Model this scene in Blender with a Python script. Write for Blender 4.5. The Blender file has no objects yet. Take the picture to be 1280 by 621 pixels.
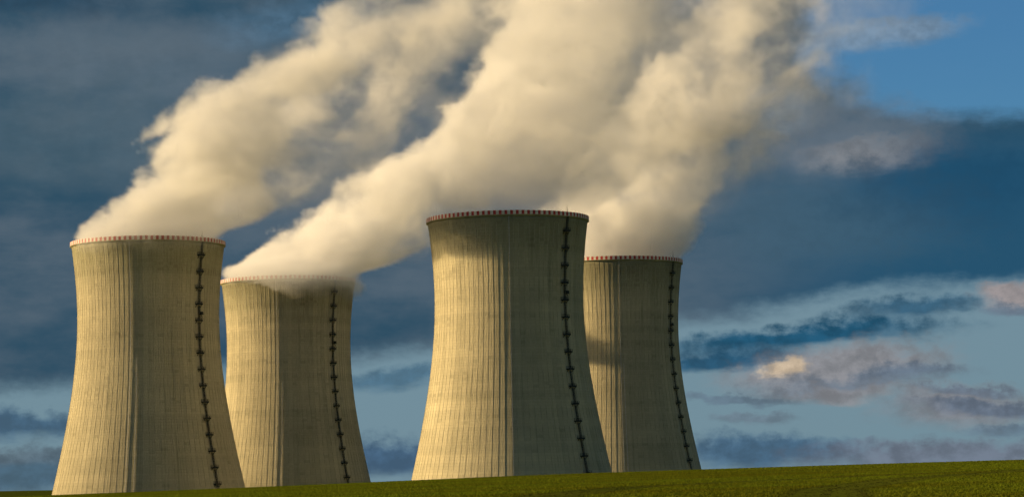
import bpy, bmesh, math, random
import numpy as np
from mathutils import Matrix, Vector
R = math.radians
sc = bpy.context.scene
COL = sc.collection
random.seed(4); rng = np.random.default_rng(4)

# ------------------------------------------------------------------ camera
cam = bpy.data.objects.new('camera', bpy.data.cameras.new('camera'))
COL.objects.link(cam)
cam.data.sensor_width = 36.0
cam.data.lens = 90.84
cam.data.clip_start = 0.5
cam.data.clip_end = 60000
cam.matrix_world = Matrix.Translation((0, 0, 2.0)) @ Matrix.Rotation(math.pi/2 + R(5.1216), 4, 'X') @ Matrix.Rotation(R(-1.04), 4, 'Z')
sc.camera = cam

# ------------------------------------------------------------------ light and exposure
SUN_AZ, SUN_EL = -89.0, 15.5          # degrees clockwise from +Y (the viewing direction), above the horizon
SKY_STRENGTH = 0.1
EXPOSURE = 0.8
SUN_STRENGTH = 5.0
SUN_COLOR = (1.0, 0.735, 0.39)
sc.view_settings.view_transform = 'Standard'
sc.view_settings.look = 'None'
sc.view_settings.exposure = EXPOSURE
sc.view_settings.gamma = 1.0
sc.view_settings.use_curve_mapping = False
sc.cycles.volume_bounces = 4
sc.cycles.max_bounces = 10
sc.cycles.diffuse_bounces = 2
sc.cycles.volume_step_rate = 4.0
sc.cycles.adaptive_threshold = 0.04
sc.cycles.volume_max_steps = 160


class X:
    """a float socket with arithmetic, in a shader or a geometry node tree"""
    def __init__(s, nt, sock): s.nt, s.sock = nt, sock
    def _m(s, op, *a, clamp=False):
        n = s.nt.nodes.new('ShaderNodeMath'); n.operation = op; n.use_clamp = clamp
        for i, v in enumerate(a): put(s.nt, v, n.inputs[i])
        return X(s.nt, n.outputs[0])
    def __add__(s, o): return s._m('ADD', s, o)
    __radd__ = __add__
    def __sub__(s, o): return s._m('SUBTRACT', s, o)
    def __rsub__(s, o): return s._m('SUBTRACT', o, s)
    def __mul__(s, o): return s._m('MULTIPLY', s, o)
    __rmul__ = __mul__
    def __truediv__(s, o): return s._m('DIVIDE', s, o)
    def f(s, op, *a): return s._m(op, s, *a)
    def clamp(s): return s._m('ADD', s, 0.0, clamp=True)


def put(nt, v, sock):
    if isinstance(v, X): nt.links.new(v.sock, sock)
    elif isinstance(v, bpy.types.NodeSocket): nt.links.new(v, sock)
    else: sock.default_value = v


def step(x, a, b, lo=0.0, hi=1.0, kind='SMOOTHSTEP'):
    n = x.nt.nodes.new('ShaderNodeMapRange'); n.interpolation_type = kind; n.clamp = True
    for i, v in enumerate((x, a, b, lo, hi)): put(x.nt, v, n.inputs[i])
    return X(x.nt, n.outputs[0])


def xyz(nt, a, b, c):
    n = nt.nodes.new('ShaderNodeCombineXYZ')
    for i, v in enumerate((a, b, c)): put(nt, v, n.inputs[i])
    return n.outputs[0]


def sep(nt, v):
    n = nt.nodes.new('ShaderNodeSeparateXYZ'); nt.links.new(v, n.inputs[0])
    return [X(nt, o) for o in n.outputs]


def noise(nt, vec, scale, detail=4.0, rough=0.55, dist=0.0, color=False):
    n = nt.nodes.new('ShaderNodeTexNoise'); n.noise_dimensions = '3D'
    nt.links.new(vec, n.inputs['Vector'])
    n.inputs['Scale'].default_value = scale; n.inputs['Detail'].default_value = detail
    n.inputs['Roughness'].default_value = rough; n.inputs['Distortion'].default_value = dist
    return n.outputs['Color'] if color else X(nt, n.outputs[0])


def mixc(nt, fac, a, b, mode='MIX'):
    n = nt.nodes.new('ShaderNodeMix'); n.data_type = 'RGBA'; n.blend_type = mode
    put(nt, fac, n.inputs[0])
    for v, i in ((a, 6), (b, 7)):
        if isinstance(v, tuple): n.inputs[i].default_value = (*v, 1) if len(v) == 3 else v
        else: nt.links.new(v, n.inputs[i])
    return n.outputs[2]


def lin(r, g, b):
    return tuple((c/255/12.92 if c <= 10 else ((c/255 + .055)/1.055)**2.4) for c in (r, g, b))


# ------------------------------------------------------------------ world: clear evening sky behind layers of cloud
world = bpy.data.worlds.new('World'); sc.world = world; world.use_nodes = True
world.cycles.sampling_method = 'MANUAL'; world.cycles.sample_map_resolution = 256
wt = world.node_tree; wt.nodes.clear()
sky = wt.nodes.new('ShaderNodeTexSky'); sky.sky_type = 'NISHITA'; sky.sun_disc = False
sky.sun_elevation = R(SUN_EL); sky.sun_rotation = R(SUN_AZ % 360)
sky.air_density = 1.0; sky.dust_density = 0.3; sky.ozone_density = 3.0
tc = wt.nodes.new('ShaderNodeTexCoord')
dx, dy, dz = sep(wt, tc.outputs['Generated'])
AZ = dx._m('ARCTAN2', dx, dy)*57.29578
EL = dz.f('ARCSINE')*57.29578
flat = xyz(wt, AZ*0.35, EL, dz*0.0)                       # clouds are stretched along the horizon
flat2 = xyz(wt, AZ*0.8, EL, dz*0.0 + 7.0)
n_warp = noise(wt, flat, 0.9, 5, 0.6)
n_warp2 = noise(wt, flat2, 1.1, 5, 0.6)
n_big = noise(wt, xyz(wt, AZ*0.4, EL, dz*0.0 + 3.3), 0.28, 4, 0.5)
n_fine = noise(wt, flat2, 2.8, 7, 0.6)
AZw = AZ + (n_warp2 - 0.5)*2.0
ELw = EL + (n_warp - 0.5)*1.1 + (n_fine - 0.5)*0.35
K = 1.0/(SKY_STRENGTH*2**EXPOSURE)


def sk(r, g, b):
    return tuple(c*K for c in lin(r, g, b))


def blob(a, e, ra, re, tilt=0.0, soft=0.6, wob=1.0):
    """mask of one cloud: centre and half-size in degrees of azimuth and elevation"""
    da, de = AZw - a, ELw - e
    if tilt: de = de - da*tilt
    d = ((da/ra).f('POWER', 2.0) + (de/re).f('POWER', 2.0)).f('SQRT') + (n_fine - 0.5)*wob
    return step(d, 1 + soft, 1 - soft)


# clear sky between the clouds
clear = mixc(wt, 1.0, sky.outputs[0], (0.23, 0.42, 0.57), 'MULTIPLY')
colr = clear
# pale low haze bank
colr = mixc(wt, step(EL, 7.5, 3.5)*0.94, colr, sk(114, 141, 155))
# the main dark bank
edge = step(AZ, -12.0, 12.0, 2.0, 4.25, 'LINEAR')
bank = step(ELw - edge, -0.25, 0.35)
hole = blob(10.8, 9.6, 4.2, 1.9, 0.0, 0.16, 0.35)
away = (step(AZ.f('ABSOLUTE'), 15.0, 22.0) + step(EL, 12.0, 16.0)).clamp()
hole = hole._m('MAXIMUM', hole, step(n_big, 0.52, 0.66)*away)
bank = bank*(1.0 - hole*0.95)
bcol = mixc(wt, step(n_big + (n_warp - 0.5)*0.7 + (n_warp2 - 0.5)*0.25, 0.30, 0.72), sk(44, 77, 98), sk(84, 101, 115))
bcol = mixc(wt, step(AZ, 2.0, 9.0)*step(EL, 8.2, 6.6), bcol, sk(38, 82, 110))
colr = mixc(wt, bank, colr, bcol)
# away from the view the low sky carries the same kind of broken cloud
far = mixc(wt, step(n_warp, 0.48, 0.62)*step(EL, 5.0, 3.0)*0.8, colr, sk(90, 108, 132))
# each further cloud: azimuth, elevation, half-width, half-height, tilt, colour, strength
CLOUDS = [
    (-8.3, 9.3, 3.2, 0.75, -0.04, (92, 110, 126), 0.55), (-9.6, 7.6, 3.6, 1.1, 0.0, (76, 100, 116), 0.5), (-4.8, 10.2, 1.6, 0.5, 0.1, (86, 118, 146), 0.55),
    (-10.6, 10.6, 2.0, 0.35, 0.0, (38, 66, 90), 0.6), (7.4, 7.25, 1.9, 0.75, 0.08, (106, 118, 132), 0.6), (7.9, 7.0, 1.2, 0.35, 0.05, (134, 136, 142), 0.55), (7.0, 5.6, 2.6, 1.0, 0.0, (64, 94, 116), 0.6),
    (6.0, 8.0, 0.8, 0.4, 0.1, (128, 140, 152), 0.6), (9.8, 6.3, 2.2, 0.8, 0.0, (24, 70, 104), 0.5),
    (8.3, 9.6, 1.7, 0.30, 0.06, (120, 142, 165), 0.75), (4.4, 10.5, 0.9, 0.25, 0.0, (60, 92, 124), 0.6),
    (6.3, 3.05, 3.0, 0.25, 0.05, (34, 84, 116), 1.0), (4.6, 2.58, 1.7, 0.22, 0.03, (36, 82, 114), 0.95),
    (8.8, 3.58, 1.5, 0.19, 0.08, (48, 90, 120), 0.9), (11.2, 3.90, 0.9, 0.22, 0.04, (150, 140, 142), 0.8),
    (11.4, 3.6, 0.9, 0.14, 0.0, (96, 110, 130), 0.8),
    (7.2, 2.30, 2.1, 0.45, 0.08, (134, 134, 142), 0.85), (7.6, 2.0, 1.9, 0.20, 0.08, (94, 110, 130), 0.7),
    (7.2, 1.82, 1.1, 0.16, 0.02, (138, 138, 144), 0.6), (8.6, 2.25, 1.0, 0.14, 0.05, (92, 110, 132), 0.7),
    (6.15, 2.36, 0.40, 0.15, 0.05, (206, 188, 164), 0.85),
    (9.7, 1.45, 1.5, 0.40, -0.05, (126, 128, 138), 0.85), (10.3, 1.38, 1.4, 0.14, -0.05, (88, 106, 130), 0.75),
    (9.9, 1.75, 0.9, 0.10, -0.05, (96, 112, 134), 0.7),
    (4.9, 1.65, 1.0, 0.10, 0.0, (92, 112, 132), 0.8), (5.2, 1.25, 0.7, 0.12, 0.0, (100, 118, 136), 0.7),
    (10.9, 0.95, 1.1, 0.10, 0.0, (92, 112, 134), 0.7),
    (5.4, 0.55, 2.2, 0.30, -0.02, (64, 96, 126), 0.9), (9.6, 0.40, 3.0, 0.32, 0.03, (104, 114, 134), 0.85),
    (-2.8, 0.6, 2.0, 0.35, 0.0, (62, 92, 124), 0.9), (-2.6, 2.3, 1.2, 0.25, 0.08, (60, 100, 130), 0.7),
    (-11.0, 1.45, 2.0, 0.28, 0.0, (58, 90, 120), 0.85), (-10.8, 0.35, 2.0, 0.50, 0.0, (60, 88, 112), 0.8),
    (-10.9, 0.75, 1.2, 0.22, 0.0, (92, 108, 122), 0.6),
]
for a, e, ra, re_, tl, c, s in CLOUDS:
    c = (c[0]*1.02, c[1], c[2]*0.97)
    tone = mixc(wt, step(n_fine + (n_warp2 - 0.5)*0.6, 0.30, 0.70), sk(*(v*(0.97 if re_ > 0.5 else 0.90) for v in c)), sk(*(min(255, v*(1.03 if re_ > 0.5 else 1.09)) for v in c)))
    colr = mixc(wt, blob(a, e, ra, re_, tl)*s, colr, tone)
# two backgrounds, so that rays into the rest of the sky skip the single clouds
inside = step(AZ.f('ABSOLUTE'), 17.0, 14.0)*step(EL, 16.0, 12.5)
wo = wt.nodes.new('ShaderNodeOutputWorld')
mx = wt.nodes.new('ShaderNodeMixShader'); put(wt, inside, mx.inputs[0])
for slot, c in ((1, far), (2, colr)):
    bg = wt.nodes.new('ShaderNodeBackground'); wt.links.new(c, bg.inputs[0]); bg.inputs[1].default_value = SKY_STRENGTH
    wt.links.new(bg.outputs[0], mx.inputs[slot])
wt.links.new(mx.outputs[0], wo.inputs[0])

sd = bpy.data.lights.new('sun', 'SUN'); sd.energy = SUN_STRENGTH; sd.angle = R(0.5); sd.color = SUN_COLOR
sun = bpy.data.objects.new('sun', sd); COL.objects.link(sun)
sv = Vector((math.sin(R(SUN_AZ))*math.cos(R(SUN_EL)), math.cos(R(SUN_AZ))*math.cos(R(SUN_EL)), math.sin(R(SUN_EL))))
sun.rotation_euler = sv.to_track_quat('Z', 'Y').to_euler()
sun.location = sv*3000


# ------------------------------------------------------------------ helpers
def new_obj(name, mesh, mat=None, parent=None, loc=(0, 0, 0), rz=0.0):
    o = bpy.data.objects.new(name, mesh); COL.objects.link(o)
    if mesh is not None and mat is not None and not mesh.materials: mesh.materials.append(mat)
    o.parent = parent; o.location = loc; o.rotation_euler = (0, 0, rz)
    return o


def tag(o, label=None, cat=None, group=None, kind=None):
    for k, v in (('label', label), ('category', cat), ('group', group), ('kind', kind)):
        if v: o[k] = v


def mesh_from(name, verts, faces, smooth=False):
    m = bpy.data.meshes.new(name); m.from_pydata([tuple(v) for v in verts], [], faces)
    m.validate(); m.update()
    if smooth: m.polygons.foreach_set('use_smooth', [True]*len(m.polygons))
    return m


class MB:
    def __init__(s): s.v, s.f = [], []
    def hexa(s, p):                                   # 8 corners, bottom ring then top ring
        b = len(s.v); s.v += [tuple(q) for q in p]
        s.f += [tuple(b + i for i in q) for q in ((3, 2, 1, 0), (4, 5, 6, 7), (0, 1, 5, 4), (1, 2, 6, 5), (2, 3, 7, 6), (3, 0, 4, 7))]
    def box(s, x0, x1, y0, y1, z0, z1):
        s.hexa([(x0, y0, z0), (x1, y0, z0), (x1, y1, z0), (x0, y1, z0), (x0, y0, z1), (x1, y0, z1), (x1, y1, z1), (x0, y1, z1)])
    def bar(s, a, b, w, h=None):
        a, b = Vector(a), Vector(b); h = h or w
        d = (b - a).normalized()
        u = d.cross(Vector((0, 0, 1)))
        if u.length < 1e-4: u = Vector((1, 0, 0))
        u.normalize(); v = d.cross(u)
        q = [(-1, -1), (1, -1), (1, 1), (-1, 1)]
        s.hexa([a + u*(i*w/2) + v*(j*h/2) for i, j in q] + [b + u*(i*w/2) + v*(j*h/2) for i, j in q])
    def mesh(s, name): return mesh_from(name, s.v, s.f)


def material(name):
    m = bpy.data.materials.new(name); m.use_nodes = True
    nt = m.node_tree; nt.nodes.clear()
    out = nt.nodes.new('ShaderNodeOutputMaterial')
    return m, nt, out


def simple_mat(name, col, rough=0.7, var=0.25, metal=0.0, scale=0.6):
    m, nt, out = material(name)
    t = nt.nodes.new('ShaderNodeTexCoord')
    n = noise(nt, t.outputs['Object'], scale, 5, 0.6)
    c = mixc(nt, step(n, 0.3, 0.7), tuple(v*(1 - var) for v in col), tuple(min(1, v*(1 + var)) for v in col))
    b = nt.nodes.new('ShaderNodeBsdfPrincipled')
    nt.links.new(c, b.inputs['Base Color']); b.inputs['Roughness'].default_value = rough; b.inputs['Metallic'].default_value = metal
    b.inputs['Specular IOR Level'].default_value = 0.25
    nt.links.new(b.outputs[0], out.inputs[0])
    return m


NRIB = 92


def concrete(name, seed, topdark, base=(0.55, 0.492, 0.325)):
    """board-marked concrete shell: origin at the rim centre, z runs down"""
    m, nt, out = material(name)
    t = nt.nodes.new('ShaderNodeTexCoord'); ob = t.outputs['Object']
    x, y, z = sep(nt, ob)
    ang = x._m('ARCTAN2', y, x)
    arc = ang*40.0
    depth = z*-1.0
    big = noise(nt, xyz(nt, arc*0.03, depth*0.03, z*0.0 + seed), 1.0, 5, 0.6)
    streak = noise(nt, xyz(nt, arc*0.75, depth*0.02, z*0.0 + seed*2), 1.0, 5, 0.65)
    streak2 = noise(nt, xyz(nt, arc*2.6, depth*0.06, z*0.0 + seed*3), 1.0, 4, 0.6)
    fine = noise(nt, ob, 1.3, 6, 0.7)
    cell = (ang*(NRIB/6.2831853)).f('FLOOR')
    wn = nt.nodes.new('ShaderNodeTexWhiteNoise'); wn.noise_dimensions = '2D'
    nt.links.new(xyz(nt, cell, z*0.0 + seed, z*0.0), wn.inputs[0])
    panel = X(nt, wn.outputs[0])
    lift = (depth/1.45).f('FLOOR')
    wn2 = nt.nodes.new('ShaderNodeTexWhiteNoise'); wn2.noise_dimensions = '2D'
    nt.links.new(xyz(nt, cell, lift, z*0.0), wn2.inputs[0])
    board = X(nt, wn2.outputs[0])
    wn3 = nt.nodes.new('ShaderNodeTexWhiteNoise'); wn3.noise_dimensions = '2D'
    nt.links.new(xyz(nt, (depth/4.35).f('FLOOR'), z*0.0 + seed, z*0.0), wn3.inputs[0])
    ringtone = X(nt, wn3.outputs[0])
    joint = step((depth/1.45).f('FRACT').f('SUBTRACT', 0.5).f('ABSOLUTE'), 0.43, 0.48)
    # rain streaks and painted plume shade darken the rim and fade out below
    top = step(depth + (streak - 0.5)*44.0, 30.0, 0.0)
    big2 = noise(nt, xyz(nt, arc*0.09, depth*0.11, z*0.0 + seed*5), 1.0, 6, 0.65)
    v = 0.52 + big*0.55 + big2*0.36 + (panel - 0.5)*0.14 + (board - 0.5)*0.06 + (ringtone - 0.5)*0.09 + (fine - 0.5)*0.35
    v = v*(1.0 - joint*0.10)
    v = v*(1.0 - step(streak, 0.52, 0.78)*0.30)*(1.0 - step(streak2, 0.56, 0.8)*0.22)
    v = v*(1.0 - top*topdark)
    v = v*(1.0 - step(board, 0.965, 0.975)*0.16)
    stain_shade = mixc(nt, (top*0.75 + step(streak, 0.5, 0.8)*0.3).clamp(), base, (base[0]*0.86, base[1]*0.92, base[2]*0.86))
    g = nt.nodes.new('ShaderNodeCombineColor')
    for i in range(3): put(nt, v, g.inputs[i])
    c = mixc(nt, 1.0, stain_shade, g.outputs[0], 'MULTIPLY')
    bsdf = nt.nodes.new('ShaderNodeBsdfDiffuse'); nt.links.new(c, bsdf.inputs[0]); bsdf.inputs[1].default_value = 0.4
    bp = nt.nodes.new('ShaderNodeBump'); bp.inputs['Strength'].default_value = 1.0; bp.inputs['Distance'].default_value = 0.45
    grain = noise(nt, ob, 4.0, 4, 0.6)
    put(nt, fine*0.9 + grain*0.35 + joint*-0.12 + streak2*0.8, bp.inputs['Height']); nt.links.new(bp.outputs[0], bsdf.inputs[2])
    nt.links.new(bsdf.outputs[0], out.inputs[0])
    return m


# ------------------------------------------------------------------ terrain
PLATEAU = -18.0
CREST = 380.0


def ground_z(x, y):
    x = np.asarray(x, float); y = np.asarray(y, float)
    xs = 170*np.tanh(x/170)
    k = np.clip(y/CREST, -0.6, 1.0)
    side = np.where(xs > 0, 0.0163*xs - 0.000030*xs**2, 0.024*xs)
    rise = 2.60*k + side*np.clip(k, 0, 1)
    rise += 0.035*np.sin(x*0.09 + 1.3)*np.sin(y*0.05) + 0.05*np.sin(x*0.031 + y*0.017)
    t = np.clip((y - CREST)/560.0, 0, 1)
    fall = t*t*(3 - 2*t)
    # gentle brow before the slope drops away
    return rise*(1 - fall) + PLATEAU*fall


def grid_axis(parts):
    out = [parts[0][0]]
    for a, b, n in parts: out += list(np.linspace(a, b, n + 1)[1:])
    return np.array(out)


gx = grid_axis([(-30000, -3000, 6), (-3000, -400, 13), (-400, -120, 14), (-120, 120, 96), (120, 400, 14), (400, 3000, 13), (3000, 30000, 6)])
gy = grid_axis([(-3000, -100, 6), (-100, 60, 8), (60, 460, 200), (460, 1000, 40), (1000, 4000, 12), (4000, 40000, 8)])
GX, GY = np.meshgrid(gx, gy)
V = np.stack([GX, GY, ground_z(GX, GY)], -1).reshape(-1, 3)
nx, ny = len(gx), len(gy)
F = [(j*nx + i, j*nx + i + 1, (j + 1)*nx + i + 1, (j + 1)*nx + i) for j in range(ny - 1) for i in range(nx - 1)]
gm, nt, out = material('field_ground')
t = nt.nodes.new('ShaderNodeTexCoord'); ob = t.outputs['Object']
n1 = noise(nt, ob, 0.03, 5, 0.6); n2 = noise(nt, ob, 1.4, 5, 0.65)
c = mixc(nt, step(n1, 0.35, 0.65), (0.070, 0.090, 0.008), (0.095, 0.110, 0.010))
c = mixc(nt, step(n2, 0.45, 0.75), c, (0.060, 0.052, 0.012))
b = nt.nodes.new('ShaderNodeBsdfDiffuse'); nt.links.new(c, b.inputs[0]); b.inputs[1].default_value = 0.9
bp = nt.nodes.new('ShaderNodeBump'); bp.inputs['Distance'].default_value = 0.15; put(nt, n2, bp.inputs['Height']); nt.links.new(bp.outputs[0], b.inputs[2])
nt.links.new(b.outputs[0], out.inputs[0])
ground = new_obj('ground', mesh_from('ground', V, F, True), gm)
tag(ground, 'gently rising field ground below the cooling towers', 'ground', kind='structure')

# ------------------------------------------------------------------ cooling towers
# shell radius against depth below the rim (metres)
PD = np.array([0, 6, 13, 26, 38.8, 51.3, 63.8, 76.5, 89, 101.5, 114, 126.6, 134, 145, 158, 175])
PR = np.array([41.2, 40.35, 39.6, 38.6, 38.2, 38.5, 39.4, 40.9, 42.9, 45.2, 47.8, 50.6, 52.3, 55.0, 58.4, 63.0])
# smooth the table with a polynomial fit
PC = np.polyfit(PD, PR - 0.45, 6)


def rad(d): return float(np.polyval(PC, d))


def lathe(name, prof, n, smooth=True):
    """prof: closed list of (r, z)"""
    v, f = [], []
    for i in range(n):
        a = 2*math.pi*i/n
        v += [(r*math.cos(a), r*math.sin(a), z) for r, z in prof]
    k = len(prof)
    for i in range(n):
        j = (i + 1) % n
        for q in range(k):
            w = (q + 1) % k
            f.append((i*k + q, j*k + q, j*k + w, i*k + w))
    return mesh_from(name, v, f, smooth)


HMAX = 152.0
rib_m = None


def make_rib(depth):
    v, f = [], []
    n = 44
    for i in range(n + 1):
        d = 0.55 + (depth - 0.55)*i/n
        r = rad(d)
        w, h = 0.13, 0.10
        v += [(r - 0.15, -w*0.62, -d), (r + h, -w*0.5, -d), (r + h, w*0.5, -d), (r - 0.15, w*0.62, -d)]
    for i in range(n):
        a, b = i*4, i*4 + 4
        for q in range(3): f.append((a + q, b + q, b + q + 1, a + q + 1))
    f += [(0, 1, 2, 3), (4*n + 3, 4*n + 2, 4*n + 1, 4*n)]
    return mesh_from('rib', v, f)


CON = [concrete('weathered_concrete_%d' % i, 3.7*i + 1.3, (0.16, 0.36, 0.32, 0.34)[i]) for i in range(4)]  # per-tower top darkening, partly plume shade put into the colour
RIBM = simple_mat('rib_concrete', (0.42, 0.375, 0.26), 0.9, 0.45, 0, 0.22)
RED = simple_mat('faded_red_paint', (0.40, 0.048, 0.042), 0.6, 0.3, 0, 0.9)
WHITE = simple_mat('weathered_white_paint', (0.62, 0.60, 0.53), 0.6, 0.12, 0, 0.9)
STEEL = simple_mat('dark_weathered_steel', (0.020, 0.024, 0.024), 0.6, 0.35, 0.0, 1.5)
CABLE = simple_mat('galvanised_steel', (0.62, 0.60, 0.54), 0.45, 0.2, 0.0, 1.5)

RIM_R = 40.6
# red and white rim panels: each a slightly curved slab on the cornice
def rim_panel(name):
    m = MB(); n = 3
    w = 2*math.pi/(2*NRIB)*0.985
    for i in range(n):
        a0, a1 = -w/2 + w*i/n, -w/2 + w*(i + 1)/n
        r0, r1 = RIM_R + 0.72, RIM_R + 0.90
        m.hexa([(r*math.cos(a), r*math.sin(a), z) for z in (0.06, 2.05) for r, a in ((r0, a0), (r1, a0), (r1, a1), (r0, a1))])
    return m.mesh(name)


red_m, white_m = rim_panel('red_panel'), rim_panel('white_panel')
red_m.materials.append(RED); white_m.materials.append(WHITE)
cornice_prof = [(RIM_R - 1.2, 0.05), (RIM_R - 1.2, -0.5), (RIM_R - 0.05, -0.9), (RIM_R + 0.95, -0.3), (RIM_R + 0.98, -0.2), (RIM_R + 0.98, 0.05)]
cornice_m = lathe('cornice', cornice_prof, 184, False)

# landing of the climbing ladder: local x points out from the shell, y along it
def landing_mesh():
    m = MB()
    m.box(-0.4, 1.35, -1.45, 1.45, -0.22, 0.0)
    for s in (-1, 1):
        m.bar((0.9, 1.2*s, -0.14), (-0.2, 1.2*s, -1.35), 0.16)
        m.bar((1.30, 0, -0.07), (1.30, 0.01*s, -0.07), 0.1)
    return m.mesh('landing')


def railing_mesh():
    m = MB()
    for y in (-1.4, -0.47, 0.47, 1.4): m.bar((1.30, y, 0), (1.30, y, 1.15), 0.09)
    for s in (-1, 1):
        m.bar((0.3, 1.4*s, 0), (0.3, 1.4*s, 1.15), 0.09)
        for z in (0.55, 1.1): m.bar((-0.3, 1.4*s, z), (1.3, 1.4*s, z), 0.08)
        m.box(-0.3, 1.3, 1.38*s - 0.02, 1.38*s + 0.02, 0, 0.18)
    for z in (0.55, 1.1): m.bar((1.3, -1.4, z), (1.3, 1.4, z), 0.08)
    m.box(1.28, 1.32, -1.4, 1.4, 0.0, 0.35)
    return m.mesh('railing')


LAND_STEP, LAND0 = 8.62, 7.4
NLAND = 17
land_m, rail_m = landing_mesh(), railing_mesh()
land_m.materials.append(STEEL); rail_m.materials.append(STEEL)


def P(d, out=0.0, y=0.0): return Vector((rad(d) + out, y, -d))


def ladder_mesh(d0, d1):
    m = MB()
    for s in (-1, 1): m.bar(P(d0, 0.42, 0.28*s), P(d1, 0.42, 0.28*s), 0.085)
    n = int((d1 - d0)/0.45)
    for i in range(1, n):
        d = d0 + (d1 - d0)*i/n
        m.bar(P(d, 0.42, -0.28), P(d, 0.42, 0.28), 0.06)
    # standoffs
    for k in range(3):
        d = d0 + (d1 - d0)*(k + 0.5)/3
        for s in (-1, 1): m.bar(P(d, -0.1, 0.28*s), P(d, 0.42, 0.28*s), 0.09)
    return m.mesh('ladder_section')


def cage_mesh(d0, d1):
    m = MB(); n = 9
    ring = [(0.42 + 0.52*(1 + math.cos(a)), 0.40*math.sin(a)) for a in np.linspace(-2.4, 2.4, 7)]
    for i in range(n + 1):
        d = d0 + (d1 - d0)*(0.1 + 0.9*i/n)
        for (o0, y0), (o1, y1) in zip(ring, ring[1:]): m.bar(P(d, o0, y0), P(d, o1, y1), 0.09)
    for o, y in ring: m.bar(P(d0 + 0.1*(d1 - d0), o, y), P(d1, o, y), 0.065)
    return m.mesh('safety_cage')


SECT = []
for i in range(-1, NLAND):
    d0 = -2.4 if i < 0 else LAND0 + LAND_STEP*i
    d1 = LAND0 + LAND_STEP*(i + 1)
    a, b = ladder_mesh(d0, d1), cage_mesh(max(d0, -0.2), d1)
    a.materials.append(STEEL); b.materials.append(STEEL)
    SECT.append((a, b))


def cable_mesh(d0, d1, w):
    m = MB(); n = 24
    for i in range(n):
        a, b = d0 + (d1 - d0)*i/n, d0 + (d1 - d0)*(i + 1)/n
        m.bar(P(a, 0.22), P(b, 0.22), w, 0.16)
    for i in range(12):
        d = d0 + (d1 - d0)*(i + 0.5)/12
        m.bar(P(d, -0.05), P(d, 0.30), w*1.8)
    return m.mesh('lightning_conductor')


def mast_mesh():
    m = MB()
    m.bar((RIM_R + 0.55, 0, 0), (RIM_R + 0.55, 0, 4.4), 0.16)
    m.bar((RIM_R + 0.55, 0, 4.4), (RIM_R + 0.55, 0, 6.0), 0.08)
    m.bar((RIM_R + 0.55, -0.7, 2.9), (RIM_R + 0.55, 0.7, 2.9), 0.12)
    return m.mesh('mast')


def beacon_mesh():
    m = MB()
    m.box(0.2, 1.5, -1.1, 1.1, -0.25, -0.05)
    m.box(0.6, 1.3, -0.8, 0.8, -0.05, 1.3)
    m.bar((0.2, 0, -0.2), (1.2, 0, -1.6), 0.2)
    return m.mesh('beacon_box')


mast_m, beacon_m = mast_mesh(), beacon_mesh()
mast_m.materials.append(STEEL); beacon_m.materials.append(STEEL)

# rim centre, ladder direction (degrees, measured from +X), conductor directions, label
TOWERS = [
    ((-196.1, 1386.8, 130.9), -38.5, (-96.0, -91.0), 'cooling tower with lit left side at far left of the row'),
    ((-138.3, 1587.1, 125.0), -41.5, (-95.5, -91.0), 'lowest looking cooling tower, steam spilling over its rim, second from left'),
    ((-2.0, 1310.8, 132.8), -43.5, (-89.0,), 'nearest and largest cooling tower with clear red and white rim, third from left'),
    ((62.2, 1567.7, 131.3), -33.5, (-88.5, -86.0), 'rightmost cooling tower, partly hidden behind the largest one'),
]
for i, ((tx, ty, tz), lad, conds, label) in enumerate(TOWERS):
    base = float(ground_z(tx, ty))
    H = tz - base
    T = new_obj('cooling_tower', None, None, None, (tx, ty, base))
    T.empty_display_size = 20
    tag(T, label, 'cooling tower', 'four concrete cooling towers')
    up = (0, 0, H)
    dmax = H + 0.6
    ds = np.linspace(0, dmax, 60)
    th = lambda d: 1.1 if d < 2 else 0.6 + 0.5*max(0, (d - 80)/80)
    prof = [(rad(d), -d) for d in ds] + [(rad(d) - th(d), -d) for d in ds[::-1]]
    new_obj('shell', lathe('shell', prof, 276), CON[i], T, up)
    rm = make_rib(dmax); rm.materials.append(RIBM)
    for k in range(NRIB):
        new_obj('rib', rm, None, T, up, 2*math.pi*k/NRIB)
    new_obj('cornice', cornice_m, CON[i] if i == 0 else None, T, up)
    for k in range(2*NRIB):
        new_obj('rim_panel', red_m if k % 2 else white_m, None, T, up, math.pi*(k + 0.5)/NRIB)
    la = R(lad)
    for k, (a, b) in enumerate(SECT):
        if k and LAND0 + LAND_STEP*(k - 1) > H - 9: break
        lo = new_obj('ladder_section', a, None, T, up, la)
        new_obj('safety_cage', b, None, lo)
        d = LAND0 + LAND_STEP*k
        if d > H - 2: continue
        r = rad(d)
        po = new_obj('landing', land_m, None, T, (r*math.cos(la), r*math.sin(la), H - d), la)
        new_obj('railing', rail_m, None, po); po.scale = (1.15, 1.5, 1.3)
    new_obj('mast', mast_m, None, T, up, la)
    d = LAND0 + LAND_STEP*3.6
    bl = la + 1.9/rad(d)
    new_obj('beacon_box', beacon_m, None, T, (rad(d)*math.cos(bl), rad(d)*math.sin(bl), H - d), bl)
    for k, ca in enumerate(conds):
        cm = cable_mesh(0.3 if k == 0 else 62.0, H - 1, 0.24); cm.materials.append(CABLE)
        new_obj('lightning_conductor', cm, None, T, up, R(ca))

# ------------------------------------------------------------------ steam
sm, nt, out = material('steam')
pv = nt.nodes.new('ShaderNodeVolumePrincipled')
pv.inputs['Color'].default_value = (0.983, 0.983, 0.986, 1)
pv.inputs['Density'].default_value = 0.075
pv.inputs['Density Attribute'].default_value = 'density'
pv.inputs['Anisotropy'].default_value = 0.0
nt.links.new(pv.outputs[0], out.inputs['Volume'])

VOX = 1.5


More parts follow.
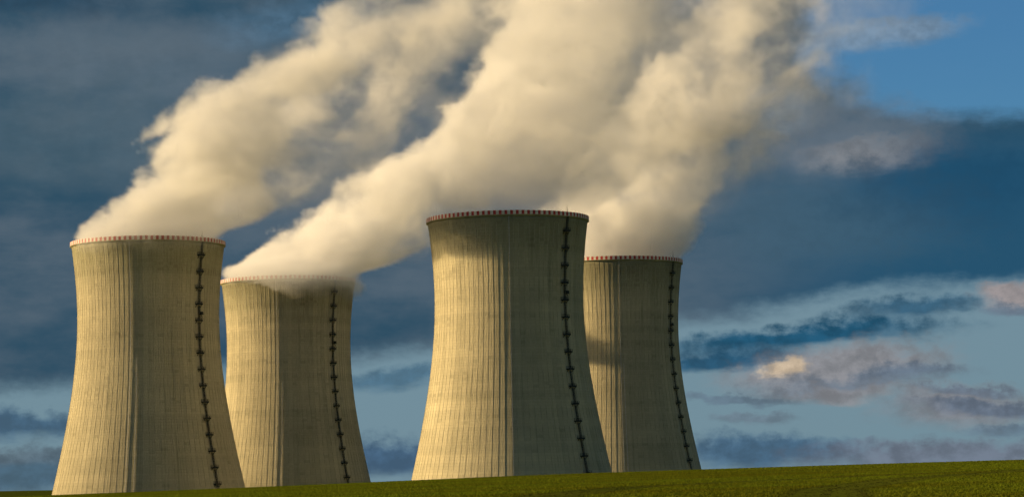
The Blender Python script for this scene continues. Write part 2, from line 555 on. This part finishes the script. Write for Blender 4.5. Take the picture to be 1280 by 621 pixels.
def fcurve(nt, x, xs, ys):
    """piecewise smooth table as a Float Curve node, x in the units of xs"""
    lo, hi = min(ys), max(ys)
    if hi - lo < 1e-6: hi = lo + 1
    n = nt.nodes.new('ShaderNodeFloatCurve'); c = n.mapping.curves[0]
    pts = [((a - xs[0])/(xs[-1] - xs[0]), (b - lo)/(hi - lo)) for a, b in zip(xs, ys)]
    while len(c.points) < len(pts): c.points.new(0.5, 0.5)
    for p, q in zip(c.points, pts): p.location = q
    n.mapping.update()
    put(nt, step(x, xs[0], xs[-1], kind='LINEAR'), n.inputs['Value'])
    return X(nt, n.outputs[0])*(hi - lo) + lo


def plume(loc, label, tab, seed, dens=1.0, yscale=0.75, drift=-0.55, tear=1.0, slump=0.0):
    """tab rows: height above rim, left edge, right edge (metres from the rim centre), density, raggedness"""
    tab = np.array(tab, float)
    zs = tab[:, 0]; cx = (tab[:, 1] + tab[:, 2])/2; rx = (tab[:, 2] - tab[:, 1])/2
    g = bpy.data.node_groups.new('steam_volume', 'GeometryNodeTree')
    g.interface.new_socket('Geometry', in_out='INPUT', socket_type='NodeSocketGeometry')
    g.interface.new_socket('Geometry', in_out='OUTPUT', socket_type='NodeSocketGeometry')
    go = g.nodes.new('NodeGroupOutput')
    pos = g.nodes.new('GeometryNodeInputPosition').outputs[0]
    x, y, z = sep(g, pos)
    CX = fcurve(g, z, zs, cx); RX = fcurve(g, z, zs, rx); DN = fcurve(g, z, zs, tab[:, 3]); RG = fcurve(g, z, zs, tab[:, 4])
    sp = xyz(g, x + seed*171.0, y*1.0 + seed*53.0, z*1.0)
    w1 = noise(g, sp, 1/75, 4, 0.55, color=True); wx, wy, wz = sep(g, w1)
    amp = RG*52.0
    x2 = x + (wx - 0.5)*amp; y2 = y + (wy - 0.5)*amp; z2 = z + (wz - 0.5)*amp
    sv2 = xyz(g, x2*0.85 + seed*171.0, y2*0.85 + seed*53.0, z2)
    u = (x2 - CX)/RX; v = (y2 - CX*drift + step(z, 14.0, 0.0)*slump)/(RX._m('MINIMUM', RX, 75.0)*yscale)
    q = (u*u + v*v).f('SQRT')
    d = (1.0 - q)*RX._m('MINIMUM', RX, 60.0)                    # metres inside the plume's outline
    vo = g.nodes.new('ShaderNodeTexVoronoi'); vo.feature = 'F1'; vo.voronoi_dimensions = '3D'; vo.normalize = True
    g.links.new(sv2, vo.inputs['Vector']); vo.inputs['Scale'].default_value = 1/26
    vo.inputs['Detail'].default_value = 3.0; vo.inputs['Roughness'].default_value = 0.6; vo.inputs['Lacunarity'].default_value = 2.3
    puff = 0.40 - X(g, vo.outputs['Distance'])
    fb = noise(g, sv2, 1/42, 7, 0.6) - 0.5
    fb2 = noise(g, sv2, 1/15, 4, 0.65) - 0.5
    d2 = d + RG*(3.0 + puff*40.0 + fb*66.0) + (RG + 0.12)*fb2*38.0
    lee = step(u, -0.5, 1.0)*tear                                     # the downwind side is more torn and thinner
    soft = 2.0 + RG*(1.0 + lee*9.0)
    edge_ = step(d2, 0.0, soft, kind='SMOOTHSTEP')
    hol = step(noise(g, sv2, 1/34, 6, 0.62) + (1.0 - RG)*0.3 - lee*RG*0.12, 0.40, 0.55, 0.03, 1.0)
    den = edge_*DN*hol*(1.0 - lee*RG*0.40)
    # thin torn veils drift along with the body of the plume
    vn = noise(g, xyz(g, x2*0.7 + seed*311.0, y2*0.7, z2 - x2*0.25), 1/36, 6, 0.6)
    veil = step(d + RG*(12.0 + lee*26.0) + fb*50.0, 0.0, 26.0)*step(vn, 0.47, 0.66)*step(RG, 0.45, 0.9)
    den = den + veil*DN._m('MINIMUM', DN, 0.6)*0.20
    den = den*step(z, zs[0], zs[0] + (12.0 if zs[0] < -8 else 4.0))
    vc = g.nodes.new('GeometryNodeVolumeCube')
    mn = (min(tab[:, 1]) - 25, -66 + min(0, drift*max(cx)), zs[0]); mx = (max(tab[:, 2]) + 45, 62 + max(0, drift*max(cx)), zs[-1])
    put(g, den, vc.inputs['Density'])
    vc.inputs['Min'].default_value = mn; vc.inputs['Max'].default_value = mx
    for nm, a, b in zip('XYZ', mn, mx): vc.inputs['Resolution ' + nm].default_value = int((b - a)/VOX)
    st = g.nodes.new('GeometryNodeSetMaterial'); st.inputs['Material'].default_value = sm
    g.links.new(vc.outputs[0], st.inputs[0]); g.links.new(st.outputs[0], go.inputs[0])
    o = new_obj('steam_plume', bpy.data.volumes.new('steam_plume'), sm, None, loc)
    o.modifiers.new('steam', 'NODES').node_group = g
    tag(o, label, 'steam', 'steam plumes above the cooling towers')
    return o


plume(TOWERS[0][0], 'cream steam plume drifting right from the leftmost cooling tower',
      [(-9, -30, 32, .8, .35), (-3, -36, 37, 1, .3), (6, -34, 44, 1, .35), (14, -17, 70, 1, .6), (24, 2, 106, 1, .8), (38, 18, 130, .95, .95),
       (50, 29, 146, .85, 1), (60, 44, 170, .75, 1.05), (68, 62, 200, .65, 1.1), (82, 98, 236, .5, 1.15), (101, 130, 252, .4, 1.15), (120, 158, 262, .3, 1.1),
       (135, 174, 270, 0, 1)], 1.0, drift=-1.0, tear=1.5, yscale=0.95, slump=7.0)
plume(TOWERS[1][0], 'steam plume pouring from the second tower and passing behind the largest tower',
      [(-14, -2, 42, .9, .6), (-6, -14, 48, 1, .5), (3, -36, 46, 1, .4), (15, -26, 71, 1, .65), (28, -9, 93, .95, .9), (49, 13, 124, .9, 1), (74, 52, 160, .8, 1.05),
       (99, 90, 194, .7, 1.05), (137, 122, 229, .55, 1.05), (165, 137, 246, .5, 1.05), (192, 147, 258, .42, 1.05), (226, 166, 278, .25, 1), (248, 174, 281, 0, 1)], 2.0, drift=0.5, yscale=0.95, slump=24.0)
plume(TOWERS[2][0], 'tall steam column rising behind the clean rim of the largest tower',
      [(-7, -36, 36, .12, .03), (0, -36.5, 37, .12, .05), (12, -33, 57, .25, .3), (26, -26, 73, .4, .75), (48, -14, 87, .5, .95), (75, -1, 100, .55, 1.05),
       (106, 9, 114, .5, 1.1), (129, 20, 120, .3, 1.1), (144, 29, 124, 0, 1)], 3.0, drift=-0.7)
plume(TOWERS[3][0], 'broad steam plume billowing right from the rightmost tower',
      [(-7, -38, 38, 1, .05), (0, -38.5, 39, 1, .15), (15, -34, 46, .85, .5), (29, -32, 52, .8, .75), (47, -22, 69, .75, .95), (65, -11, 98, .75, 1),
       (83, 0, 120, .75, 1.05), (101, 13, 128, .65, 1.1), (115, 25, 128, .55, 1.1), (132, 42, 144, .42, 1.15), (149, 56, 171, .3, 1.15), (169, 76, 197, .22, 1.1), (185, 94, 219, 0, 1)], 4.0, drift=-0.6, tear=0.8)

# ------------------------------------------------------------------ young crop on the field
N = 175000
yy = 55 + (392 - 55)*rng.random(N*2)**0.75
xx = (rng.random(N*2)*2 - 1)*(0.235*yy + 16)
paths = [[(-1, 125), (2.3, 150), (8.8, 190), (17, 208), (34, 232), (60, 262)], [(14, 118), (18, 150), (30, 200), (52, 250), (80, 290)]]
rut = np.full(len(xx), 9.0)
for p in paths:
    p = np.array(p, float)
    for off in (-0.95, 0.95):
        for a, b in zip(p, p[1:]):
            ab = b - a; L2 = ab@ab
            tt = np.clip(((xx - a[0])*ab[0] + (yy - a[1])*ab[1])/L2, 0, 1)
            nrm = np.array([-ab[1], ab[0]])/math.sqrt(L2)*off
            dd = np.hypot(xx - a[0] - tt*ab[0] - nrm[0], yy - a[1] - tt*ab[1] - nrm[1])
            rut = np.minimum(rut, dd)
keep = (rut > 0.7) | (rng.random(len(xx)) < 0.35)
xx, yy, rut = xx[keep][:N], yy[keep][:N], rut[keep][:N]
N = len(xx)
worn = np.clip(1.6 - rut, 0, 1)
zz = ground_z(xx, yy) - 0.02
NB = 4
pa = rng.random((N, NB))*2*np.pi
hh = 0.07 + 0.08*rng.random((N, NB))
hh *= (1 - 0.6*worn)[:, None]
ln = 0.05 + 0.09*rng.random((N, NB))
wd = 0.012 + 0.012*rng.random((N, NB))
bx = xx[:, None] + 0.12*(rng.random((N, NB)) - .5); by = yy[:, None] + 0.12*(rng.random((N, NB)) - .5)
bz = np.repeat(zz[:, None], NB, 1)
px, py = -np.sin(pa), np.cos(pa)
vv = np.empty((N, NB, 4, 3), np.float32)
vv[:, :, 0] = np.stack([bx - px*wd, by - py*wd, bz], -1)
vv[:, :, 1] = np.stack([bx + px*wd, by + py*wd, bz], -1)
vv[:, :, 2] = np.stack([bx + np.cos(pa)*ln*.45 + px*wd*.8, by + np.sin(pa)*ln*.45 + py*wd*.8, bz + hh*.7], -1)
vv[:, :, 3] = np.stack([bx + np.cos(pa)*ln, by + np.sin(pa)*ln, bz + hh], -1)
nvt = N*NB*4
me = bpy.data.meshes.new('crop_grass')
me.vertices.add(nvt); me.vertices.foreach_set('co', vv.reshape(-1))
tri = (np.arange(N*NB)[:, None]*4 + np.array([[0, 1, 2, 0, 2, 3]])).reshape(-1).astype(np.int32)
nf = N*NB*2
me.loops.add(nf*3); me.loops.foreach_set('vertex_index', tri)
me.polygons.add(nf); me.polygons.foreach_set('loop_start', np.arange(nf, dtype=np.int32)*3)
me.update()
me.attributes.new('worn', 'FLOAT', 'POINT').data.foreach_set('value', np.repeat(worn, NB*4).astype(np.float32))
cm, nt, out = material('young_crop')
geo = nt.nodes.new('ShaderNodeNewGeometry')
rnd = X(nt, geo.outputs['Random Per Island'])
t = nt.nodes.new('ShaderNodeTexCoord')
pxx, pyy, pzz = sep(nt, t.outputs['Object'])
patch = noise(nt, xyz(nt, pxx*0.025, pyy*0.05, pzz*0.0), 1.0, 4, 0.6)
c = mixc(nt, rnd, (0.092, 0.132, 0.007), (0.146, 0.178, 0.012))
c = mixc(nt, step(patch, 0.40, 0.62)*0.8, c, (0.098, 0.096, 0.007))
at = nt.nodes.new('ShaderNodeAttribute'); at.attribute_name = 'worn'
c = mixc(nt, X(nt, at.outputs['Fac'])*0.9, c, (0.030, 0.026, 0.010))
b = nt.nodes.new('ShaderNodeBsdfDiffuse'); nt.links.new(c, b.inputs[0])
tr = nt.nodes.new('ShaderNodeBsdfTranslucent'); nt.links.new(c, tr.inputs[0])
ms = nt.nodes.new('ShaderNodeMixShader'); ms.inputs[0].default_value = 0.3
nt.links.new(b.outputs[0], ms.inputs[1]); nt.links.new(tr.outputs[0], ms.inputs[2]); nt.links.new(ms.outputs[0], out.inputs[0])
crop = new_obj('crop_grass', me, cm)
tag(crop, 'young green crop covering the field in the foreground', 'grass', kind='stuff')
